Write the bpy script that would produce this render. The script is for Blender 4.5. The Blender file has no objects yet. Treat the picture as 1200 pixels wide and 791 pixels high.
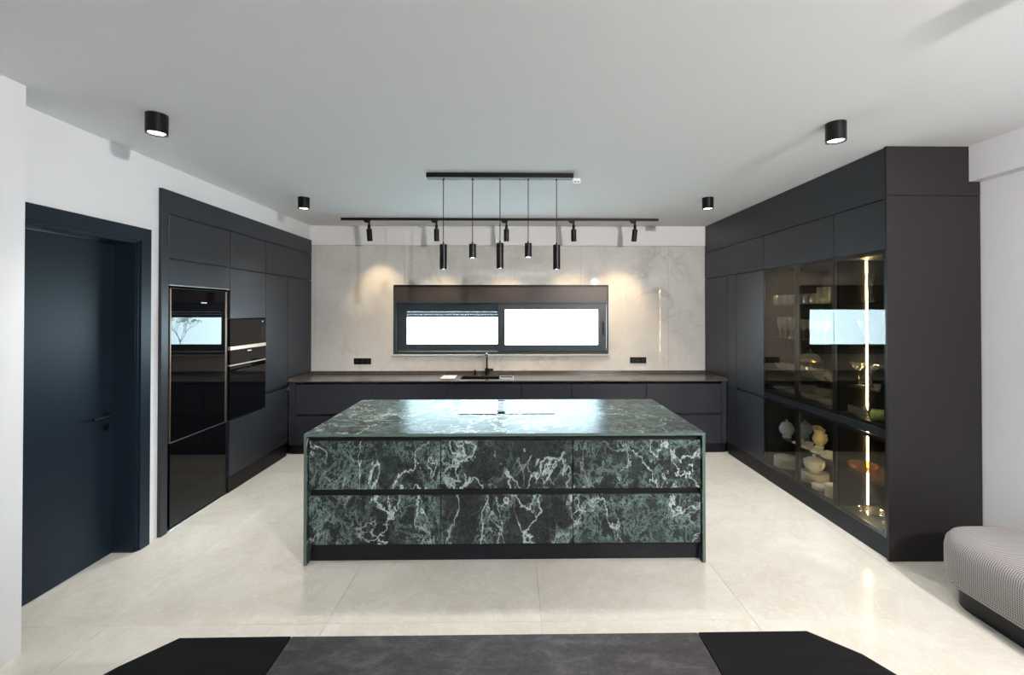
import bpy, bmesh, math, random
from math import pi, sin, cos, radians
from mathutils import Vector, Matrix
random.seed(7)
S = bpy.context.scene
COL = S.collection

# ------------------------------------------------------------ camera, world, light, exposure
cam_d = bpy.data.cameras.new('camera')
cam = bpy.data.objects.new('camera', cam_d); COL.objects.link(cam)
cam_d.sensor_fit = 'HORIZONTAL'; cam_d.sensor_width = 36.0; cam_d.lens = 16.0
cam_d.shift_x = -0.00725; cam_d.shift_y = -0.0295
cam_d.clip_start = 0.05; cam_d.clip_end = 200
cam.location = (0, 0, 1.745)
cam.rotation_euler = (pi/2 + 0.0082, 0, -0.0145)
S.camera = cam

w = bpy.data.worlds.new('overcast_sky'); S.world = w; w.use_nodes = True
bg = w.node_tree.nodes['Background']
bg.inputs[0].default_value = (0.66, 0.87, 1.0, 1); bg.inputs[1].default_value = 17.0

S.view_settings.view_transform = 'Standard'; S.view_settings.look = 'None'
S.view_settings.gamma = 1.0; S.view_settings.use_curve_mapping = False
S.view_settings.exposure = 0.42

def area(name, loc, rot, sx, sy, power, col=(1, 1, 1), portal=False):
    d = bpy.data.lights.new(name, 'AREA'); d.shape = 'RECTANGLE'; d.size = sx; d.size_y = sy
    d.energy = power; d.color = col
    if portal: d.cycles.is_portal = True
    o = bpy.data.objects.new(name, d); COL.objects.link(o); o.location = loc; o.rotation_euler = rot
    return o
# portals guide the sky's own light through the kitchen window (it emits nothing)
area('sky_portal', (-0.15, 6.42, 1.53), (-pi/2, 0, 0), 3.0, 0.8, 1, portal=True)
# a lamp high at the rear of the room, behind the camera: throws the long shadows along the ceiling
rl = bpy.data.lights.new('rear_lamp_light', 'SPOT'); rl.energy = 520; rl.shadow_soft_size = 0.035; rl.color = (1.0, 0.95, 0.93)
rl.spot_size = radians(112); rl.spot_blend = 0.45
rlo = bpy.data.objects.new('rear_lamp_light', rl); COL.objects.link(rlo); rlo.location = (2.38, -0.8, 2.60)
rlo.rotation_euler = (Vector((0.9, 6.0, 2.4))-rlo.location).to_track_quat('-Z', 'Y').to_euler()
# unseen fill spots added behind the camera, like flash bounced off the rear ceiling
def bounce_fill(loc, target, power, size, col):
    d = bpy.data.lights.new('bounce_fill_light', 'SPOT'); d.energy = power; d.spot_size = radians(size); d.spot_blend = 1.0
    d.color = col; d.shadow_soft_size = 0.12
    o = bpy.data.objects.new('bounce_fill_light', d); COL.objects.link(o); o.location = loc
    o.rotation_euler = (Vector(target)-Vector(loc)).to_track_quat('-Z', 'Y').to_euler()
bounce_fill((0.9, -1.8, 1.2), (0.9, -1.9, 2.9), 290, 130, (0.84, 0.92, 1.0))
bounce_fill((-0.3, -1.8, 1.2), (-0.3, -1.9, 2.9), 290, 130, (0.84, 0.92, 1.0))

# ------------------------------------------------------------ helpers
def base_of(o):
    v = Vector((0, 0, 0))
    while o is not None:
        v += o.location; o = o.parent
    return v
def mesh(name, bm, mat, parent=None, loc=None, smooth=False):
    """bm is in world coordinates (z up, metres); origin goes to loc or to the parent's origin"""
    me = bpy.data.meshes.new(name)
    off = base_of(parent) if parent is not None else Vector(loc or (0, 0, 0))
    bmesh.ops.translate(bm, verts=bm.verts, vec=-off)
    bmesh.ops.recalc_face_normals(bm, faces=bm.faces)
    bm.to_mesh(me); bm.free()
    if mat is not None: me.materials.append(mat)
    if smooth:
        me.polygons.foreach_set('use_smooth', [True]*len(me.polygons))
        me.set_sharp_from_angle(angle=radians(38))
    o = bpy.data.objects.new(name, me); COL.objects.link(o)
    if parent is None: o.location = off
    o.parent = parent
    return o
def thing(name, label, cat, loc, group=None, kind=None):
    o = bpy.data.objects.new(name, None); COL.objects.link(o); o.location = loc
    o.empty_display_size = 0.1
    return tag(o, label, cat, group, kind)
def tag(o, label=None, cat=None, group=None, kind=None):
    if label: o['label'] = label
    if cat: o['category'] = cat
    if group: o['group'] = group
    if kind: o['kind'] = kind
    return o
def struct(o, label=None, cat=None):
    o['kind'] = 'structure'
    if label: o['label'] = label
    if cat: o['category'] = cat
    return o
def box(bm, x0, x1, y0, y1, z0, z1, bev=0.0):
    r = bmesh.ops.create_cube(bm, size=1)
    vs = r['verts']
    for v in vs:
        v.co = Vector(((x0+x1)/2+v.co.x*(x1-x0), (y0+y1)/2+v.co.y*(y1-y0), (z0+z1)/2+v.co.z*(z1-z0)))
    if bev:
        es = list({e for v in vs for e in v.link_edges})
        bmesh.ops.bevel(bm, geom=es, offset=bev, segments=1, affect='EDGES', profile=0.5)
    return bm
def B(*a, **k):
    return box(bmesh.new(), *a, **k)
def lathe(bm, prof, c=(0, 0, 0), n=20, closed=False, flute=0.0, nf=10):
    """prof: list of (r, z). closed joins last to first (a shell with thickness)"""
    rings = []
    for r, z in prof:
        if r < 1e-6:
            rings.append([bm.verts.new((c[0], c[1], c[2]+z))])
        else:
            ring = []
            for i in range(n):
                a = 2*pi*i/n
                rr = r*(1+flute*(1 if i % 2 else -1))
                ring.append(bm.verts.new((c[0]+rr*cos(a), c[1]+rr*sin(a), c[2]+z)))
            rings.append(ring)
    pairs = list(zip(rings[:-1], rings[1:]))
    if closed: pairs.append((rings[-1], rings[0]))
    for A, Bq in pairs:
        if len(A) == 1 and len(Bq) == 1: continue
        for i in range(n):
            j = (i+1) % n
            if len(A) == 1: bm.faces.new((A[0], Bq[i], Bq[j]))
            elif len(Bq) == 1: bm.faces.new((A[i], A[j], Bq[0]))
            else: bm.faces.new((A[i], A[j], Bq[j], Bq[i]))
    return bm
def cyl(bm, c, r, z0, z1, n=24, r2=None):
    r2 = r if r2 is None else r2
    return lathe(bm, [(0, z0), (r, z0), (r2, z1), (0, z1)], (c[0], c[1], 0), n)
def tube(bm, pts, r, n=10, caps=True):
    pts = [Vector(p) for p in pts]; rings = []
    up = Vector((0, 0, 1))
    for i, p in enumerate(pts):
        d = (pts[min(i+1, len(pts)-1)]-pts[max(i-1, 0)]).normalized()
        a = d.cross(up)
        if a.length < 1e-3: a = d.cross(Vector((1, 0, 0)))
        a.normalize(); b = d.cross(a).normalized()
        rr = r[i] if isinstance(r, (list, tuple)) else r
        rings.append([bm.verts.new(p+a*rr*cos(2*pi*k/n)+b*rr*sin(2*pi*k/n)) for k in range(n)])
    for A, Bq in zip(rings[:-1], rings[1:]):
        for i in range(n):
            j = (i+1) % n
            bm.faces.new((A[i], A[j], Bq[j], Bq[i]))
    if caps:
        bm.faces.new(rings[0]); bm.faces.new(rings[-1])
    return bm
def prism(bm, poly, z0, z1):
    a = [bm.verts.new((x, y, z0)) for x, y in poly]; b = [bm.verts.new((x, y, z1)) for x, y in poly]
    bm.faces.new(a); bm.faces.new(b)
    for i in range(len(poly)):
        j = (i+1) % len(poly); bm.faces.new((a[i], a[j], b[j], b[i]))
    return bm

# ------------------------------------------------------------ materials
def nt(name):
    m = bpy.data.materials.new(name); m.use_nodes = True
    t = m.node_tree; p = t.nodes['Principled BSDF']
    return m, t, p
def N(t, typ, **k):
    n = t.nodes.new(typ)
    for a, b in k.items(): setattr(n, a, b)
    return n
def pos(t, scale=(1, 1, 1), loc=(0, 0, 0), rot=(0, 0, 0)):
    g = N(t, 'ShaderNodeNewGeometry'); mp = N(t, 'ShaderNodeMapping')
    t.links.new(g.outputs['Position'], mp.inputs[0])
    mp.inputs['Scale'].default_value = scale; mp.inputs['Location'].default_value = loc
    mp.inputs['Rotation'].default_value = rot
    return mp.outputs[0]
def noise(t, vec, scale, detail=6, rough=0.55, dist=0.0):
    n = N(t, 'ShaderNodeTexNoise'); n.inputs['Scale'].default_value = scale
    n.inputs['Detail'].default_value = detail; n.inputs['Roughness'].default_value = rough
    n.inputs['Distortion'].default_value = dist
    t.links.new(vec, n.inputs['Vector'])
    return n.outputs['Fac']
def ramp(t, fac, stops, interp='LINEAR'):
    r = N(t, 'ShaderNodeValToRGB'); cr = r.color_ramp; cr.interpolation = interp
    while len(cr.elements) < len(stops): cr.elements.new(0.5)
    for e, (p_, c) in zip(cr.elements, stops):
        e.position = p_
        e.color = (c, c, c, 1) if isinstance(c, (int, float)) else (*c, 1)
    t.links.new(fac, r.inputs[0])
    return r.outputs[0]
def mth(t, op, a, b=None):
    n = N(t, 'ShaderNodeMath', operation=op)
    for i, v in enumerate((a, b)):
        if v is None: continue
        if isinstance(v, (int, float)): n.inputs[i].default_value = v
        else: t.links.new(v, n.inputs[i])
    return n.outputs[0]
def mixc(t, fac, a, b, mode='MIX'):
    n = N(t, 'ShaderNodeMix', data_type='RGBA', blend_type=mode)
    for s, v in ((n.inputs[0], fac), (n.inputs[6], a), (n.inputs[7], b)):
        if isinstance(v, (int, float)): s.default_value = v
        elif isinstance(v, tuple): s.default_value = (*v, 1)
        else: t.links.new(v, s)
    return n.outputs[2]
def vein(t, vec, scale, dist, width, detail=4, rough=0.5):
    """thin ridged lines: |noise-0.5| close to zero"""
    f = noise(t, vec, scale, detail, rough, dist)
    a = mth(t, 'ABSOLUTE', mth(t, 'SUBTRACT', f, 0.5))
    return ramp(t, a, [(0.0, 1.0), (width, 0.0)])
def bump(t, p, h, strength=0.1, dist=0.01):
    b = N(t, 'ShaderNodeBump'); b.inputs['Strength'].default_value = strength; b.inputs['Distance'].default_value = dist
    t.links.new(h, b.inputs['Height']); t.links.new(b.outputs[0], p.inputs['Normal'])
def plain(name, col, rough=0.5, metal=0.0, spec=0.5, var=0.06, scale=6.0):
    m, t, p = nt(name)
    f = noise(t, pos(t), scale, 4)
    c = mixc(t, f, tuple(x*(1-var) for x in col), tuple(x*(1+var) for x in col))
    t.links.new(c, p.inputs['Base Color'])
    p.inputs['Roughness'].default_value = rough; p.inputs['Metallic'].default_value = metal
    p.inputs['Specular IOR Level'].default_value = spec
    return m
def emit(name, col, s):
    m, t, p = nt(name)
    p.inputs['Base Color'].default_value = (*col, 1)
    p.inputs['Emission Color'].default_value = (*col, 1); p.inputs['Emission Strength'].default_value = s
    return m
def pane_mat(name, tint, ior=1.5, rough=0.0, body=0.0):
    """thin glass: clear transmission tinted once, mirror by fresnel"""
    m = bpy.data.materials.new(name); m.use_nodes = True; t = m.node_tree
    for n in list(t.nodes): t.nodes.remove(n)
    out = N(t, 'ShaderNodeOutputMaterial'); tr = N(t, 'ShaderNodeBsdfTransparent'); gl = N(t, 'ShaderNodeBsdfGlossy')
    fr = N(t, 'ShaderNodeFresnel'); mx = N(t, 'ShaderNodeMixShader')
    tr.inputs[0].default_value = (*tint, 1); gl.inputs['Roughness'].default_value = rough; fr.inputs[0].default_value = ior
    gg = N(t, 'ShaderNodeNewGeometry'); iv = N(t, 'ShaderNodeMix'); iv.inputs[2].default_value = ior; iv.inputs[3].default_value = 1/ior
    t.links.new(gg.outputs['Backfacing'], iv.inputs[0]); t.links.new(iv.outputs[0], fr.inputs[0])
    t.links.new(fr.outputs[0], mx.inputs[0]); t.links.new(tr.outputs[0], mx.inputs[1]); t.links.new(gl.outputs[0], mx.inputs[2])
    last = mx.outputs[0]
    if body:        # cut facets scatter a little light
        df = N(t, 'ShaderNodeBsdfDiffuse'); df.inputs[0].default_value = (*[min(x*1.1, 1) for x in tint], 1)
        m2 = N(t, 'ShaderNodeMixShader'); m2.inputs[0].default_value = body
        t.links.new(last, m2.inputs[1]); t.links.new(df.outputs[0], m2.inputs[2]); last = m2.outputs[0]
    t.links.new(last, out.inputs[0])
    return m

M = {}
def plaster(name, col):
    m, t, p = nt(name)
    f = noise(t, pos(t), 3.0, 5)
    t.links.new(mixc(t, f, tuple(x*0.985 for x in col), col), p.inputs['Base Color'])
    p.inputs['Roughness'].default_value = 0.85; p.inputs['Specular IOR Level'].default_value = 0.25
    bump(t, p, noise(t, pos(t), 160, 3), 0.03, 0.002)
    return m
M['ceiling'] = plaster('white_ceiling_paint', (0.785, 0.79, 0.80))
M['band'] = plaster('white_paint_lit_band', (0.87, 0.865, 0.865))  # white plaster lightened for the band, in place of light missing there
M['wall'] = plaster('white_wall_paint', (0.78, 0.785, 0.80))
M['cab'] = plain('anthracite_matt_lacquer', (0.024, 0.027, 0.035), 0.36, 0, 0.36, 0.03)
M['cab_end'] = plain('warm_anthracite_panel', (0.0165, 0.0145, 0.015), 0.45, 0, 0.25, 0.03)
M['carcass'] = plain('black_carcass', (0.012, 0.012, 0.013), 0.5, 0, 0.4)
M['interior'] = plain('brown_grey_cabinet_interior', (0.028, 0.026, 0.023), 0.5, 0, 0.3)
M['plinth'] = plain('dark_plinth', (0.008, 0.009, 0.012), 0.4, 0, 0.22)
M['door'] = plain('dark_blue_door_lacquer', (0.010, 0.018, 0.029), 0.36, 0, 0.20, 0.04, 2)
M['black'] = plain('black_powder_coat', (0.006, 0.006, 0.007), 0.35, 0.1, 0.3)
M['black_gloss'] = plain('black_glass', (0.003, 0.003, 0.004), 0.01, 0, 0.30, 0.0)
M['bronze_trim'] = plain('bronze_edge_trim', (0.16, 0.12, 0.09), 0.35, 0.7)
M['steel_trim'] = plain('champagne_steel_trim', (0.70, 0.60, 0.48), 0.3, 0.6)
M['steel'] = plain('brushed_steel', (0.62, 0.64, 0.66), 0.28, 1.0)
M['winframe'] = plain('anthracite_aluminium', (0.038, 0.050, 0.060), 0.36, 0.1, 0.35)
M['shutter'] = plain('brown_grey_shutter_box', (0.060, 0.050, 0.047), 0.36, 0.2, 0.35)
M['slat'] = plain('grey_shutter_slat', (0.13, 0.125, 0.15), 0.7)
M['white_plastic'] = plain('white_plastic', (0.75, 0.75, 0.74), 0.4)
M['board'] = plain('cream_chopping_board', (0.42, 0.33, 0.27), 0.6)
M['porcelain'] = plain('white_porcelain', (0.74, 0.74, 0.70), 0.15, 0, 0.5, 0.02)
M['porcelain_blue'] = plain('blue_white_porcelain', (0.50, 0.58, 0.68), 0.15, 0, 0.5, 0.25, 60)
M['porcelain_cream'] = plain('cream_porcelain', (0.75, 0.66, 0.40), 0.15, 0, 0.5, 0.1)
M['gold'] = plain('gold_rim', (0.85, 0.6, 0.2), 0.2, 1.0)
M['green_ceramic'] = plain('green_ceramic', (0.35, 0.50, 0.16), 0.2)
M['bark'] = plain('pale_bark', (0.28, 0.20, 0.16), 0.8)
M['leaf'] = plain('young_leaf', (0.20, 0.26, 0.10), 0.6)
M['paving'] = plain('pale_outdoor_paving', (0.70, 0.70, 0.69), 0.9)
M['smoked'] = pane_mat('smoked_door_glass', (0.80, 0.78, 0.74), 1.34)
M['clear'] = pane_mat('clear_window_glass', (0.96, 0.98, 0.97), 1.3)
M['shelfglass'] = pane_mat('glass_shelf', (0.88, 0.93, 0.90), 1.5)
M['crystal'] = pane_mat('clear_crystal', (0.86, 0.87, 0.84), 1.95, 0.04, 0.08)
M['amber'] = pane_mat('amber_glass', (0.78, 0.50, 0.14), 1.8, 0.07, 0.20)
M['led'] = emit('warm_led_strip', (1.0, 0.76, 0.38), 60.0)
M['lamp_on'] = emit('lamp_disc_neutral', (1.0, 0.97, 0.93), 9.0)
M['lamp_warm'] = emit('lamp_disc_warm', (1.0, 0.80, 0.52), 8.0)

def mat_floor():
    m, t, p = nt('cream_polished_porcelain_tile')
    oi = N(t, 'ShaderNodeObjectInfo')
    g = N(t, 'ShaderNodeNewGeometry'); ad = N(t, 'ShaderNodeVectorMath', operation='MULTIPLY_ADD')
    cx = N(t, 'ShaderNodeCombineXYZ')
    for i in range(3): t.links.new(oi.outputs['Random'], cx.inputs[i])
    t.links.new(cx.outputs[0], ad.inputs[0]); ad.inputs[1].default_value = (37, 19, 11); t.links.new(g.outputs['Position'], ad.inputs[2])
    v = ad.outputs[0]
    f = noise(t, v, 1.3, 6, 0.6, 1.6)
    c = ramp(t, f, [(0.25, (0.56, 0.525, 0.455)), (0.5, (0.625, 0.59, 0.52)), (0.75, (0.69, 0.66, 0.59))])
    vn = vein(t, v, 1.1, 2.5, 0.028, 5, 0.6)
    c = mixc(t, mth(t, 'MULTIPLY', vn, 0.22), c, (0.52, 0.46, 0.37))
    vw = vein(t, v, 2.3, 3.0, 0.03, 5, 0.6)
    c = mixc(t, mth(t, 'MULTIPLY', vw, 0.25), c, (0.80, 0.78, 0.73))
    t.links.new(c, p.inputs['Base Color'])
    t.links.new(ramp(t, noise(t, v, 5, 4), [(0.3, 0.13), (0.7, 0.20)]), p.inputs['Roughness'])
    p.inputs['Specular IOR Level'].default_value = 0.36
    return m
M['floor'] = mat_floor()
M['grout'] = plain('beige_grout', (0.60, 0.57, 0.50), 0.8)

def mat_back():
    m, t, p = nt('pale_grey_marble_slab')
    v = pos(t, (1, 1, 1.0), rot=(0, 0.6, 0))
    f = noise(t, v, 0.9, 7, 0.6, 1.2)
    c = ramp(t, f, [(0.25, (0.54, 0.52, 0.49)), (0.5, (0.67, 0.65, 0.61)), (0.75, (0.75, 0.73, 0.69))])
    vn = vein(t, v, 1.1, 1.8, 0.035, 5, 0.55)
    mk = ramp(t, noise(t, v, 0.8, 3), [(0.5, 0.0), (0.64, 1.0)])
    c = mixc(t, mth(t, 'MULTIPLY', mth(t, 'MULTIPLY', vn, mk), 0.5), c, (0.40, 0.395, 0.385))
    vw = vein(t, v, 2.4, 2.0, 0.018, 6, 0.6)
    c = mixc(t, mth(t, 'MULTIPLY', vw, 0.35), c, (0.82, 0.81, 0.79))
    t.links.new(c, p.inputs['Base Color'])
    p.inputs['Roughness'].default_value = 0.02; p.inputs['Specular IOR Level'].default_value = 0.5
    return m
M['back'] = mat_back()

def mat_green(name, rough, top=False):
    m, t, p = nt(name)
    v = pos(t, (1, 1, 1), rot=(0.2, 0.5, 0.3))
    dark = ramp(t, noise(t, v, 9, 8, 0.7), [(0.3, (0.011, 0.0125, 0.0135)), (0.7, (0.026, 0.027, 0.029))])
    va = pos(t, (1.0, 1.0, 0.8), rot=(0.2, 0.75, 0.3)); vb = pos(t, (1.15, 1.0, 0.75), loc=(0.35, 0, 0.2), rot=(0.1, -0.55, 0.2))
    reg = ramp(t, noise(t, v, 1.7, 7, 0.66, 0.6), [(0.44, 0.0), (0.60, 1.0)])
    # the slab is cloudier and more densely veined towards its two ends, darker with bold veins in the middle
    sx = N(t, 'ShaderNodeSeparateXYZ'); g2 = N(t, 'ShaderNodeNewGeometry'); t.links.new(g2.outputs['Position'], sx.inputs[0])
    wob = mth(t, 'ADD', sx.outputs[0], mth(t, 'MULTIPLY', noise(t, v, 2.0, 4), 0.7))
    ends = ramp(t, mth(t, 'ABSOLUTE', mth(t, 'SUBTRACT', wob, 0.27)), [(0.32, 0.0), (0.62, 1.0)])
    reg = mth(t, 'MULTIPLY', reg, mth(t, 'ADD', mth(t, 'MULTIPLY', ends, 0.75), 0.3))
    green = ramp(t, noise(t, v, 16.0, 8, 0.75, 0.4), [(0.34, (0.012, 0.020, 0.019)), (0.52, (0.028, 0.046, 0.042)), (0.72, (0.075, 0.115, 0.105))])
    c = mixc(t, mth(t, 'MULTIPLY', reg, 0.55), dark, green)
    # web of fine broken veins, dense in the green areas
    w1 = mth(t, 'MULTIPLY', vein(t, va, 9.5, 0.4, 0.036, 9, 0.72), ramp(t, noise(t, va, 4.0, 5), [(0.38, 0.0), (0.52, 1.0)]))
    c = mixc(t, mth(t, 'MULTIPLY', mth(t, 'MULTIPLY', w1, mth(t, 'ADD', mth(t, 'MULTIPLY', ends, 0.85), 0.15)), 0.9), c, (0.145, 0.21, 0.195))
    w2 = vein(t, va, 4.6, 0.35, 0.019, 9, 0.70)
    m2 = ramp(t, noise(t, v, 3.0, 4), [(0.46, 0.0), (0.58, 1.0)])
    c = mixc(t, mth(t, 'MULTIPLY', mth(t, 'MULTIPLY', w2, m2), 0.85), c, (0.20, 0.30, 0.27))
    # few bold pale veins with ragged edges
    w3 = vein(t, vb, 1.9, 0.3, 0.009, 9, 0.62)
    m3 = ramp(t, noise(t, v, 2.2, 4), [(0.42, 0.15), (0.55, 1.0)])
    c = mixc(t, mth(t, 'MULTIPLY', mth(t, 'MULTIPLY', w3, m3), 0.95), c, (0.56, 0.66, 0.62))
    w5 = vein(t, vb, 2.6, 0.25, 0.013, 9, 0.58)
    mid = mth(t, 'SUBTRACT', 1.0, ends)
    c = mixc(t, mth(t, 'MULTIPLY', mth(t, 'MULTIPLY', w5, mid), 0.9), c, (0.48, 0.58, 0.54))
    w4 = vein(t, v, 26, 0.3, 0.03, 6, 0.6)
    c = mixc(t, mth(t, 'MULTIPLY', w4, 0.22), c, (0.12, 0.16, 0.15))
    t.links.new(c, p.inputs['Base Color'])
    p.inputs['Roughness'].default_value = rough; p.inputs['Specular IOR Level'].default_value = 0.045 if top else 0.15
    return m
M['green'] = mat_green('dark_green_marble', 0.30)
M['green_top'] = mat_green('dark_green_marble_top', 0.30, True)
M['green_edge'] = plain('green_marble_edge', (0.085, 0.13, 0.115), 0.4, 0, 0.5, 0.25, 30)

def mat_counter():
    m, t, p = nt('taupe_ceramic_worktop')
    f = noise(t, pos(t), 14, 8, 0.7)
    t.links.new(ramp(t, f, [(0.3, (0.060, 0.050, 0.044)), (0.7, (0.095, 0.082, 0.074))]), p.inputs['Base Color'])
    p.inputs['Roughness'].default_value = 0.24; p.inputs['Specular IOR Level'].default_value = 0.6
    return m
M['counter'] = mat_counter()
def mat_table():
    m, t, p = nt('grey_brown_ceramic_table_top')
    v = pos(t, (1, 2.2, 1))
    f = noise(t, v, 11, 10, 0.80, 0.3)
    c = ramp(t, f, [(0.38, (0.020, 0.0165, 0.017)), (0.5, (0.045, 0.038, 0.039)), (0.62, (0.110, 0.095, 0.096))])
    g = noise(t, pos(t), 150, 4, 0.8)
    c = mixc(t, 0.25, c, ramp(t, g, [(0.3, 0.015), (0.7, 0.14)]))
    t.links.new(c, p.inputs['Base Color']); p.inputs['Roughness'].default_value = 0.42; p.inputs['Specular IOR Level'].default_value = 0.3
    return m
M['table'] = mat_table()
def mat_blackwood():
    m, t, p = nt('black_stained_oak')
    f = noise(t, pos(t, (1.2, 28, 28)), 3.0, 7, 0.7, 0.6)
    t.links.new(ramp(t, f, [(0.3, (0.004, 0.004, 0.004)), (0.7, (0.011, 0.011, 0.012))]), p.inputs['Base Color']); p.inputs['Specular IOR Level'].default_value = 0.12
    p.inputs['Roughness'].default_value = 0.45
    bump(t, p, f, 0.2, 0.003)
    return m
M['blackwood'] = mat_blackwood()
def mat_fabric():
    m, t, p = nt('small_houndstooth_fabric')
    tc = N(t, 'ShaderNodeNewGeometry'); sx = N(t, 'ShaderNodeSeparateXYZ')
    t.links.new(tc.outputs['Position'], sx.inputs[0])
    # woven check: two square waves running across the length and around the girth
    a = mth(t, 'ADD', sx.outputs[0], sx.outputs[2])
    b = sx.outputs[1]
    k = 2*pi/0.011
    wa = mth(t, 'SINE', mth(t, 'MULTIPLY', a, k)); wb = mth(t, 'SINE', mth(t, 'MULTIPLY', b, k))
    pr = mth(t, 'ADD', mth(t, 'MULTIPLY', wa, 0.5), mth(t, 'MULTIPLY', wb, 0.5))
    dg = mth(t, 'SINE', mth(t, 'MULTIPLY', mth(t, 'ADD', a, b), k*1.0))
    f = mth(t, 'ADD', mth(t, 'MULTIPLY', pr, 0.75), mth(t, 'MULTIPLY', dg, 0.25))
    c = ramp(t, mth(t, 'ADD', mth(t, 'MULTIPLY', f, 0.5), 0.5), [(0.38, (0.075, 0.068, 0.066)), (0.62, (0.40, 0.37, 0.36))])
    t.links.new(c, p.inputs['Base Color']); p.inputs['Roughness'].default_value = 0.85
    p.inputs['Sheen Weight'].default_value = 0.15
    return m
M['fabric'] = mat_fabric()

# ------------------------------------------------------------ dimensions
ZC = 2.90                      # ceiling
XL, XR = -2.715, 2.626         # faces of the tall cabinet runs
YB = 6.19                      # face of the tiled back wall
REAR = -4.5

# ------------------------------------------------------------ shell
# floor slab with individual tiles
fl = struct(mesh('floor', B(-3.6, 3.6, REAR-0.2, 6.6, -0.12, -0.008), M['grout']))
tx0, ty0, tw, gap = -3.44, REAR-0.13, 1.2, 0.0008
tile_me = None
for i in range(6):
    for j in range(9):
        x0, y0 = tx0+i*tw, ty0+j*tw
        bmt = B(gap, tw-gap, gap, tw-gap, -0.008, 0.0, bev=0.0004)
        if tile_me is None:
            o = mesh('tile', bmt, M['floor'], fl); tile_me = o.data
        else:
            bmt.free(); o = bpy.data.objects.new('tile', tile_me); COL.objects.link(o); o.parent = fl
        o.location = (x0, y0, 0)

struct(mesh('ceiling', B(-3.7, 3.7, REAR-0.2, 6.6, ZC, ZC+0.15), M['ceiling']))

# left wall: pier beside the camera, wall with the door opening, niche of the tall cabinets
bm = bmesh.new()
box(bm, -3.6, -2.50, REAR, 2.365, 0, ZC)
WL = -2.740; DY0, DY1, DZ = 2.42, 3.375, 2.27
box(bm, -3.05, WL, 2.365, DY0, 0, ZC)
box(bm, -3.05, WL, DY0, DY1, DZ, ZC)
box(bm, -3.05, WL, DY1, 3.557, 0, ZC)
box(bm, -3.45, -3.36, 3.457, 6.3, 0, ZC)
box(bm, -3.36, -3.05, 3.457, 3.557, 0, ZC)
box(bm, -3.36, WL, 3.557, 6.3, 2.705, ZC)
struct(mesh('wall_left', bm, M['wall']))
# back wall with the window opening
WX0, WX1, WZ0, WZ1 = -1.617, 1.304, 1.16, 2.10
bm = bmesh.new()
T0, T1 = YB+0.012, YB+0.30
box(bm, -3.45, WX0, T0, T1, 0, ZC); box(bm, WX1, 3.45, T0, T1, 0, ZC)
box(bm, WX0, WX1, T0, T1, 0, WZ0); box(bm, WX0, WX1, T0, T1, WZ1, ZC)
wb = struct(mesh('wall_back', bm, M['wall']))
# marble slabs on it, each its own piece with fine joints (cut around the window)
xs = [-2.79, -2.67, -1.47, -0.27, 0.93, 2.13, 2.70]; zs = [0.90, 1.42, 2.635]
g = 0.0012
for a, b in zip(xs[:-1], xs[1:]):
    for c, d in zip(zs[:-1], zs[1:]):
        rects = []
        if b <= WX0 or a >= WX1: rects.append((a, b, c, d))
        else:
            if a < WX0: rects.append((a, WX0, c, d))
            if b > WX1: rects.append((WX1, b, c, d))
            m0, m1 = max(a, WX0), min(b, WX1)
            if c < WZ0: rects.append((m0, m1, c, min(d, WZ0)))
            if d > WZ1: rects.append((m0, m1, WZ1, d))
        bm = bmesh.new()
        for (p0, p1, q0, q1) in rects:
            gx0 = g if p0 == a else 0; gx1 = g if p1 == b else 0
            box(bm, p0+gx0, p1-gx1, YB, T0, q0+(g if q0 == c else 0), q1-(g if q1 == d else 0))
        mesh('marble_slab', bm, M['back'], wb)
struct(mesh('trim_1', B(WL, XR, YB-0.02, T0, 2.635, ZC), M['band']),
       'white plaster band between marble wall and ceiling')
# right wall and the beam under the ceiling
XW = 3.29
bm = bmesh.new()
box(bm, XW, XW+0.25, REAR, 6.3, 0, ZC)
struct(mesh('wall_right', bm, M['wall']))
struct(mesh('trim_2', B(3.20, XW, REAR, 3.139, 2.652, ZC), M['wall']), 'boxed beam along the top of the right wall')
struct(mesh('wall_rear', B(-3.6, 3.6, REAR-0.2, REAR, 0, ZC), M['wall']))

# ------------------------------------------------------------ kitchen window
def ring(bm, x0, x1, z0, z1, y0, y1, wl, wr, wt, wbm):
    box(bm, x0, x0+wl, y0, y1, z0, z1); box(bm, x1-wr, x1, y0, y1, z0, z1)
    box(bm, x0+wl, x1-wr, y0, y1, z1-wt, z1); box(bm, x0+wl, x1-wr, y0, y1, z0, z0+wbm)
    return bm
win = bpy.data.objects.new('window_1', None); COL.objects.link(win); win.location = (-0.157, YB, WZ0); struct(win)
bm = ring(bmesh.new(), WX0, WX1, WZ0, 1.885, YB-0.004, YB+0.20, 0.035, 0.022, 0.03, 0.03)
ring(bm, WX0+0.035, WX1-0.022, WZ0+0.03, 1.855, YB+0.07, YB+0.20, 0.02, 0.005, 0.02, 0.02)
mesh('frame', bm, M['winframe'], win)
bm = ring(bmesh.new(), WX0, WX1, 1.885, WZ1, YB-0.006, YB+0.02, 0.012, 0.012, 0.028, 0.0)
mesh('shutter_box_rim', bm, M['black'], win)
mesh('shutter_box', B(WX0+0.012, WX1-0.012, YB+0.004, YB+0.22, 1.885, WZ1-0.028), M['shutter'], win)
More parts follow.
